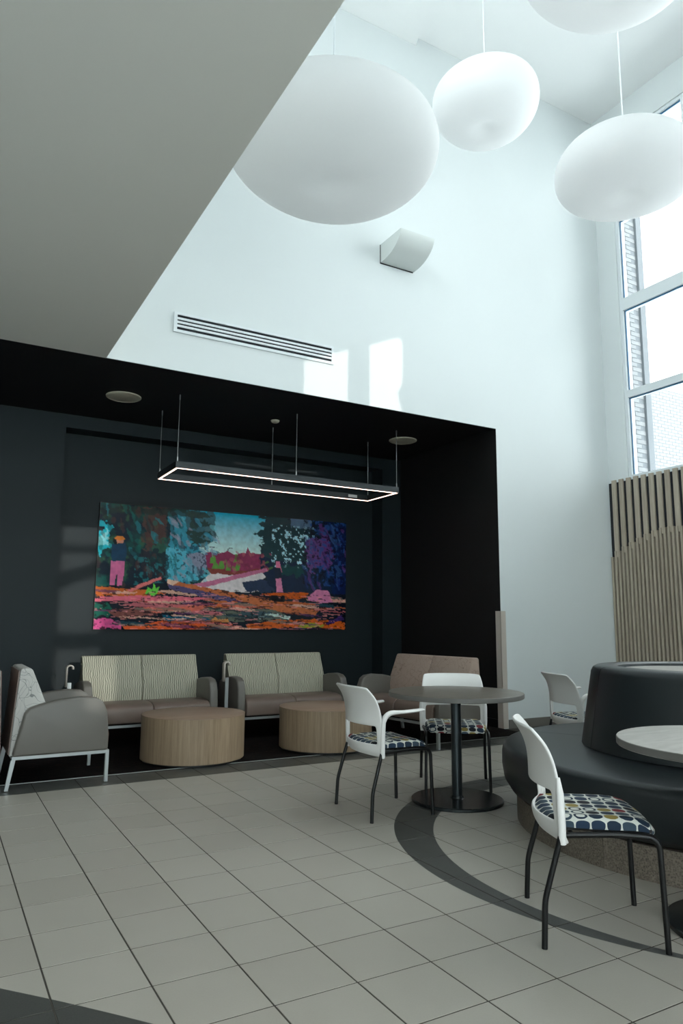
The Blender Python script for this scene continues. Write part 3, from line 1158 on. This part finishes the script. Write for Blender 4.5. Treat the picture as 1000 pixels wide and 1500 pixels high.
# ------------------------------------------------------------------ round booth
booth = empty('round_booth', (3.82, -0.74, 0))
tag(booth, 'round black vinyl banquette with a tapered central back on a granite plinth', 'booth')
PR = 1.225
for k in range(10):
    a0, a1 = 2 * PI * k / 10 + 0.1, 2 * PI * (k + 1) / 10 + 0.1 - 0.002
    bm = bmesh.new()
    lathe(bm, [(PR - 0.05, 0), (PR, 0), (PR, 0.16), (PR - 0.05, 0.16)], 8, a0, a1, True)
    done('plinth_stone', bm, 'granite', booth, smooth=30)
for k in range(3):
    a0, a1 = 2 * PI * k / 3 + 2.0, 2 * PI * (k + 1) / 3 + 2.0 - 0.004
    bm = bmesh.new()
    lathe(bm, [(0.70, 0.165), (1.20, 0.165), (1.262, 0.19), (1.30, 0.25), (1.312, 0.33), (1.310, 0.405), (1.302, 0.436), (1.288, 0.452), (1.262, 0.460), (0.70, 0.466)], 30, a0, a1, True)
    done('seat_section', bm, 'booth_vinyl', booth, smooth=50)
for k in range(4):
    a0, a1 = 2 * PI * k / 4 + 1.09, 2 * PI * (k + 1) / 4 + 1.09 - 0.006
    bm = bmesh.new()
    lathe(bm, [(0.56, 0.47), (0.81, 0.47), (0.735, 0.915), (0.722, 0.94), (0.70, 0.952), (0.60, 0.956), (0.575, 0.945), (0.56, 0.91)], 24, a0, a1, True)
    done('back_section', bm, 'booth_vinyl', booth, smooth=40)
bm = bmesh.new()
lathe(bm, [(0, 0.90), (0.557, 0.90), (0.557, 0.93), (0, 0.93)], 48)
done('centre_top', bm, 'lam_grey', booth, smooth=40)


# ------------------------------------------------------------------ painting
def unproj_y(px, py, y):
    d = FW + RT * ((px - 500) / FPX) + UP * ((750 - py) / FPX)
    k = (y - CAM.y) / d.y
    return CAM + d * k


PXA, PXB, PZA, PZB, PYF = 1.212, 4.625, 1.108, 2.618, YB - 0.035
CW, CHH = 400, 176


def uv(X, Y):
    """point read off an enlarged crop of the photograph -> position on the canvas (0..1)"""
    p = unproj_y(100 + X * 0.44, 700 + Y * 0.44, PYF - 0.02)
    return (p.x - PXA) / (PXB - PXA), (PZB - p.z) / (PZB - PZA)


gu, gv = np.meshgrid((np.arange(CW) + 0.5) / CW, (np.arange(CHH) + 0.5) / CHH)


def vnoise(fx, fy, seed):
    r = np.random.RandomState(seed)
    n = r.rand(int(fy) + 3, int(fx) + 3)
    x, y = gu * fx, gv * fy
    xi, yi = x.astype(int), y.astype(int)
    xf, yf = x - xi, y - yi
    xf, yf = xf * xf * (3 - 2 * xf), yf * yf * (3 - 2 * yf)
    return (n[yi, xi] * (1 - xf) + n[yi, xi + 1] * xf) * (1 - yf) + (n[yi + 1, xi] * (1 - xf) + n[yi + 1, xi + 1] * xf) * yf


def fbm(fx, fy, seed):
    return (vnoise(fx, fy, seed) + 0.5 * vnoise(fx * 2.1, fy * 2.1, seed + 1) + 0.25 * vnoise(fx * 4.3, fy * 4.3, seed + 2)) / 1.75


img = np.zeros((CHH, CW, 3))
C8 = lambda *c: np.array(lin(c))


def blend(mask, col):
    global img
    img = img * (1 - mask[..., None]) + np.asarray(col) * mask[..., None]


def poly(pts, col, wob=0.006, fx=40, fy=20, seed=1, crop=True, alpha=1.0):
    P = [uv(*q) for q in pts] if crop else pts
    uu = gu + (fbm(fx, fy, seed) - 0.5) * wob
    vv = gv + (fbm(fx, fy, seed + 9) - 0.5) * wob * 2.2
    ins = np.zeros(gu.shape, bool)
    n = len(P)
    for i in range(n):
        x0, y0 = P[i]
        x1, y1 = P[(i + 1) % n]
        c = ((y0 > vv) != (y1 > vv))
        xx = x0 + (vv - y0) * (x1 - x0) / (y1 - y0 + 1e-9)
        ins ^= c & (uu < xx)
    blend(ins * alpha, col)
    return ins


N1, N2, N3 = fbm(16, 8, 3), fbm(40, 18, 5), fbm(90, 40, 8)
# dark forest ground
img[:] = C8(14, 30, 44)
blend(np.clip((N1 - 0.45) * 4, 0, 1) * (gu < 0.45), C8(22, 74, 70))
blend(np.clip((N2 - 0.55) * 5, 0, 1) * (gu < 0.45) * 0.8, C8(52, 92, 70))
# sky
sky = np.clip((gv - 0.0) / 0.38, 0, 1)[..., None]
skyc = C8(20, 160, 190) * (1 - sky) + C8(206, 226, 218) * sky
m = poly([(455, 90), (660, 105), (660, 270), (440, 255), (430, 160)], (0, 0, 0), 0.02, seed=21)
img = np.where(m[..., None], skyc * (0.92 + 0.16 * N2[..., None]), img)
# left forest: brown trunks, teal light, pale blue pool
poly([(255, 100), (330, 100), (335, 330), (245, 330)], C8(84, 58, 52), 0.04, seed=31, alpha=0.75)
poly([(290, 215), (330, 200), (320, 300), (285, 290)], C8(30, 86, 72), 0.06, seed=35, alpha=0.8)
poly([(335, 110), (450, 110), (455, 180), (440, 240), (420, 330), (335, 330)], C8(66, 148, 170), 0.05, seed=41, alpha=0.9)
poly([(385, 115), (485, 120), (490, 205), (440, 235), (400, 200)], C8(52, 84, 92), 0.03, seed=43, alpha=0.85)
poly([(330, 235), (400, 245), (440, 300), (470, 335), (400, 345), (330, 340)], C8(96, 178, 196), 0.03, seed=47)
poly([(392, 260), (430, 245), (462, 258), (466, 310), (430, 330), (400, 305)], C8(134, 140, 160), 0.02, seed=49)
poly([(330, 270), (400, 260), (440, 320), (420, 345), (335, 345)], C8(86, 170, 190), 0.03, seed=50, alpha=0.5)
blend(((N3 > 0.60) & (gu > 0.27) & (gu < 0.50) & (gv > 0.30) & (gv < 0.68)) * 0.8, C8(28, 46, 62))
poly([(108, 150), (140, 150), (135, 230), (100, 260)], C8(60, 186, 200), 0.05, seed=51, alpha=0.9)
poly([(105, 185), (132, 170), (130, 215), (108, 225)], C8(170, 226, 228), 0.05, seed=52, alpha=0.6)
poly([(205, 250), (330, 240), (335, 345), (200, 350)], C8(16, 30, 44), 0.05, seed=53, alpha=0.85)
blend(((N3 > 0.58) & (gu > 0.13) & (gu < 0.30) & (gv > 0.42) & (gv < 0.68)) * 0.7, C8(44, 110, 116))
poly([(110, 95), (440, 105), (480, 130), (440, 135), (300, 125), (110, 115)], C8(24, 48, 46), 0.03, seed=55, alpha=0.8)
# fir branch left of the sky
for k, (X0, Y0) in enumerate([(400, 120), (405, 150), (400, 180), (410, 205)]):
    poly([(X0, Y0 - 12), (X0 + 85, Y0 + 2 + k * 3), (X0 + 60, Y0 + 12), (X0 + 20, Y0 + 18), (X0 - 5, Y0 + 10)], C8(38, 62, 60), 0.03, 60, 30, seed=60 + k)
# distant maroon hills with green
poly([(455, 252), (480, 248), (500, 254), (530, 246), (560, 256), (590, 250), (600, 232), (606, 250), (640, 256), (660, 262), (660, 310), (560, 322), (465, 318)], C8(132, 54, 84), 0.012, seed=71)
for X, Y in ((480, 270), (510, 288), (530, 296), (558, 268), (562, 298), (490, 292)):
    poly([(X - 10, Y + 14), (X - 3, Y - 16), (X + 8, Y - 8), (X + 10, Y + 12)], C8(92, 140, 66), 0.015, seed=int(X))
poly([(465, 300), (560, 312), (640, 300), (640, 318), (470, 325)], C8(124, 62, 56), 0.01, seed=73)
# white water
poly([(470, 318), (560, 325), (640, 312), (660, 330), (600, 365), (660, 380), (480, 380), (430, 360)], C8(214, 206, 206), 0.012, seed=75)
poly([(580, 352), (640, 335), (690, 350), (690, 382), (590, 378)], C8(40, 52, 78), 0.02, seed=76)
# right forest
poly([(640, 240), (925, 255), (925, 400), (690, 390), (640, 300)], C8(20, 34, 58), 0.02, seed=81)
poly([(660, 130), (800, 140), (800, 280), (690, 290), (645, 240)], C8(26, 52, 60), 0.05, seed=83)
for k, (Y0, X0) in enumerate([(130, 630), (155, 628), (182, 612), (205, 640), (228, 632), (252, 640)]):
    poly([(X0, Y0), (X0 + 70, Y0 - 12), (X0 + 130, Y0 + 4), (X0 + 70, Y0 + 16), (X0 + 20, Y0 + 12)], C8(28, 54, 60), 0.025, 60, 30, seed=90 + k)
gaps = (N3 > 0.60) & (gu > 0.66) & (gu < 0.85) & (gv > 0.07) & (gv < 0.45)
blend(gaps * 0.95, C8(170, 212, 222))
poly([(735, 120), (800, 130), (810, 175), (740, 170)], C8(94, 120, 148), 0.05, seed=97, alpha=0.7)
poly([(790, 215), (850, 190), (885, 240), (870, 300), (800, 310)], C8(98, 66, 122), 0.05, seed=99, alpha=0.95)
poly([(835, 160), (860, 150), (880, 250), (850, 250)], C8(90, 58, 116), 0.05, seed=101, alpha=0.8)
poly([(850, 150), (925, 155), (925, 400), (880, 390), (885, 260)], C8(20, 30, 70), 0.05, seed=103, alpha=0.9)
blend(((N3 > 0.62) & (gu > 0.82) & (gv < 0.6)) * 0.8, C8(44, 72, 128))
blend(((N3 < 0.36) & (gu > 0.80) & (gv < 0.6)) * 0.8, C8(10, 14, 30))
poly([(690, 290), (790, 290), (780, 330), (700, 330)], C8(24, 66, 64), 0.04, seed=105, alpha=0.7)
# foreground banks
low = gv > 0.685
poly([(80, 362), (320, 350), (560, 385), (925, 388), (925, 520), (80, 520)], C8(18, 26, 38), 0.01, seed=111)
poly([(88, 358), (150, 362), (240, 372), (330, 382), (240, 398), (92, 392)], C8(196, 104, 58), 0.015, seed=113)
poly([(84, 398), (210, 392), (400, 395), (500, 402), (380, 412), (88, 410)], C8(214, 110, 126), 0.012, seed=115)
poly([(84, 418), (130, 412), (150, 440), (130, 468), (84, 460)], C8(28, 92, 76), 0.03, seed=117)
poly([(230, 432), (430, 418), (640, 422), (600, 438), (420, 446), (240, 450)], C8(206, 112, 96), 0.012, seed=119)
poly([(120, 440), (240, 430), (300, 450), (180, 470)], C8(120, 74, 70), 0.02, seed=120)
poly([(470, 425), (700, 440), (740, 470), (560, 478), (400, 462)], C8(92, 98, 88), 0.015, seed=121)
poly([(310, 455), (480, 468), (470, 482), (320, 478)], C8(24, 84, 108), 0.015, seed=123)
poly([(84, 468), (170, 472), (180, 500), (84, 505)], C8(206, 90, 140), 0.02, seed=125)
poly([(180, 490), (330, 475), (480, 478), (560, 492), (430, 505), (190, 506)], C8(212, 98, 62), 0.012, seed=127)
poly([(420, 500), (560, 488), (600, 505), (430, 508)], C8(198, 118, 104), 0.012, seed=128)
poly([(590, 488), (680, 474), (800, 470), (920, 480), (920, 505), (740, 496), (600, 505)], C8(200, 98, 52), 0.014, seed=129)
poly([(760, 492), (830, 480), (850, 494), (790, 500)], C8(148, 150, 60), 0.02, seed=130)
poly([(850, 485), (910, 458), (920, 470), (870, 488)], C8(70, 50, 110), 0.02, seed=131)
poly([(625, 465), (660, 448), (740, 462), (735, 470), (660, 456), (640, 470)], C8(196, 214, 206), 0.01, seed=133)
poly([(470, 480), (490, 462), (500, 474), (530, 464), (535, 480)], C8(198, 140, 88), 0.01, seed=134)
# loose brush strokes
def strokes(n, zone, palette, lx, ly, ang, seed, alpha=0.8, spread=0.9):
    r = np.random.RandomState(seed)
    u0, u1, v0, v1 = zone
    for _ in range(n):
        cu, cv = u0 + (u1 - u0) * r.rand(), v0 + (v1 - v0) * r.rand()
        a = ang + (r.rand() - 0.5) * spread
        L, Wd = lx * (0.4 + r.rand()), ly * (0.4 + r.rand())
        dx, dy = (gu - cu) * 2.26, gv - cv
        p = dx * math.cos(a) + dy * math.sin(a)
        q = -dx * math.sin(a) + dy * math.cos(a) + (N3 - 0.5) * ly * 1.5
        blend(((p / L) ** 2 + (q / Wd) ** 2 < 1) * alpha, C8(*palette[r.randint(len(palette))]))


strokes(90, (0.0, 0.30, 0.0, 0.62), [(18, 60, 62), (30, 96, 90), (12, 24, 34), (70, 50, 48), (24, 40, 44), (48, 130, 140)], 0.05, 0.018, 1.2, 301, 0.55)
strokes(50, (0.26, 0.45, 0.05, 0.66), [(40, 70, 84), (110, 184, 196), (70, 150, 176), (150, 150, 168), (30, 50, 60)], 0.04, 0.014, 1.0, 303, 0.55)
strokes(70, (0.80, 1.0, 0.0, 0.66), [(14, 18, 40), (40, 52, 110), (90, 60, 120), (20, 40, 80), (60, 90, 140)], 0.05, 0.014, 1.1, 305, 0.55)
strokes(46, (0.46, 0.66, 0.34, 0.50), [(150, 60, 92), (112, 44, 70), (94, 130, 66), (168, 92, 100)], 0.02, 0.016, 1.4, 307, 0.6)
strokes(60, (0.0, 1.0, 0.70, 1.0), [(16, 20, 30), (200, 104, 60), (196, 110, 116), (20, 30, 44), (110, 108, 98), (150, 80, 60), (226, 180, 160), (40, 70, 84), (90, 54, 92)], 0.22, 0.013, 0.04, 309, 0.75, 0.16)
# crossing logs
poly([(410, 355), (660, 300), (665, 310), (450, 365)], C8(186, 112, 140), 0.006, seed=141)
poly([(330, 340), (480, 368), (640, 402), (830, 445), (820, 456), (700, 445), (560, 405), (420, 385), (330, 356)], C8(186, 108, 74), 0.010, seed=143)
poly([(330, 352), (430, 372), (560, 402), (540, 414), (430, 392), (335, 368)], C8(84, 76, 112), 0.010, seed=145)
poly([(330, 338), (370, 345), (350, 360), (328, 352)], C8(226, 190, 168), 0.01, seed=146)
poly([(640, 385), (760, 380), (800, 384), (790, 400), (700, 405)], C8(194, 92, 46), 0.012, seed=147)
poly([(660, 392), (720, 390), (725, 410), (680, 412)], C8(16, 16, 22), 0.012, seed=148)
poly([(195, 372), (310, 328), (313, 336), (210, 380)], C8(214, 120, 118), 0.008, seed=149)
# pink rock, bright fern
poly([(795, 395), (825, 374), (862, 374), (880, 412), (840, 416), (800, 410)], C8(206, 130, 166), 0.008, seed=151)
poly([(255, 385), (265, 365), (278, 372), (285, 352), (290, 370), (302, 362), (298, 384), (280, 394)], C8(108, 196, 82), 0.012, seed=153)
# the two standing figures : simple silhouettes
poly([(142, 276), (188, 276), (186, 320), (180, 358), (164, 360), (166, 320), (160, 325), (155, 358), (138, 358)], C8(206, 112, 152), 0.003, seed=161)
poly([(146, 222), (192, 216), (198, 240), (192, 276), (144, 276)], C8(24, 58, 84), 0.005, seed=163)
poly([(160, 203), (186, 203), (184, 218), (164, 218)], C8(206, 140, 116), 0.003, seed=165)
poly([(154, 203), (164, 194), (182, 194), (192, 204), (172, 209)], C8(220, 134, 70), 0.003, seed=167)
poly([(690, 334), (708, 334), (714, 380), (692, 381)], C8(208, 132, 164), 0.003, seed=171)
poly([(686, 302), (708, 300), (710, 334), (688, 334)], C8(24, 34, 52), 0.004, seed=173)
poly([(690, 278), (704, 278), (706, 294), (712, 318), (704, 300), (690, 298)], C8(206, 120, 148), 0.003, seed=175)
# dark ink speckle and streaks in the banks
blend(((fbm(60, 90, 201) > 0.66) & (gv > 0.66)) * 0.85, C8(12, 14, 22))
blend(((fbm(30, 110, 205) > 0.70) & (gv > 0.70)) * 0.6, C8(230, 150, 150))
img = img * (0.78 + 0.44 * N3[..., None])
lum = img.mean(axis=2, keepdims=True)
img = np.clip((lum + (img - lum) * 1.1) * 1.22, 0.002, 1)

ptg = empty('landscape_painting', ((PXA + PXB) / 2, YB, PZA))
tag(ptg, 'wide glossy painting of a forest river with logs and two figures', 'painting')
hwp, hp = (PXB - PXA) / 2, PZB - PZA
boxobj('canvas_edge', (-hwp - 0.004, -0.052, -0.004), (hwp + 0.004, -0.001, hp + 0.004), 'frame_black', ptg)
verts = []
for j in range(CHH):
    for i in range(CW):
        verts.append((-hwp + 2 * hwp * i / (CW - 1), -0.0545, hp * (1 - j / (CHH - 1))))
faces = [(j * CW + i, (j + 1) * CW + i, (j + 1) * CW + i + 1, j * CW + i + 1) for j in range(CHH - 1) for i in range(CW - 1)]
me = bpy.data.meshes.new('picture')
me.from_pydata(verts, [], faces)
ca = me.color_attributes.new('paint', 'FLOAT_COLOR', 'POINT')
flat = np.ones((CHH * CW, 4), np.float32)
flat[:, :3] = img.reshape(-1, 3)
ca.data.foreach_set('color', flat.ravel())
link('picture', me, 'painting', ptg)

# daylight sampling guides in the window openings (portals emit nothing)
pl = bpy.data.lights.new('window_portal', 'AREA')
pl.shape = 'RECTANGLE'
pl.size = WP * NW
pl.size_y = WROWS[-1][1] - WROWS[0][0]
pl.cycles.is_portal = True
po = bpy.data.objects.new('window_portal', pl)
COL.objects.link(po)
po.location = (XR + 0.2, WY0 - WP * NW / 2, (WROWS[0][0] + WROWS[-1][1]) / 2)
po.rotation_euler = Vector((-1, 0, 0)).to_track_quat('-Z', 'Z').to_euler()
pl2 = bpy.data.lights.new('shopfront_portal', 'AREA')
pl2.shape = 'RECTANGLE'
pl2.size = SX1 - SX0
pl2.size_y = SZ1 - 0.08
pl2.cycles.is_portal = True
po2 = bpy.data.objects.new('shopfront_portal', pl2)
COL.objects.link(po2)
po2.location = ((SX0 + SX1) / 2, YREAR - 0.09, (SZ1 + 0.08) / 2)
po2.rotation_euler = Vector((0, 1, 0)).to_track_quat('-Z', 'Z').to_euler()
pl3 = bpy.data.lights.new('added_clerestory_portal', 'AREA')
pl3.shape = 'RECTANGLE'
pl3.size = CY1 - CY0
pl3.size_y = CZ1 - CZ0
pl3.cycles.is_portal = True
po3 = bpy.data.objects.new('added_clerestory_portal', pl3)
COL.objects.link(po3)
po3.location = (XS - 0.14, (CY0 + CY1) / 2, (CZ0 + CZ1) / 2)
po3.rotation_euler = Vector((1, 0, 0)).to_track_quat('-Z', 'Z').to_euler()
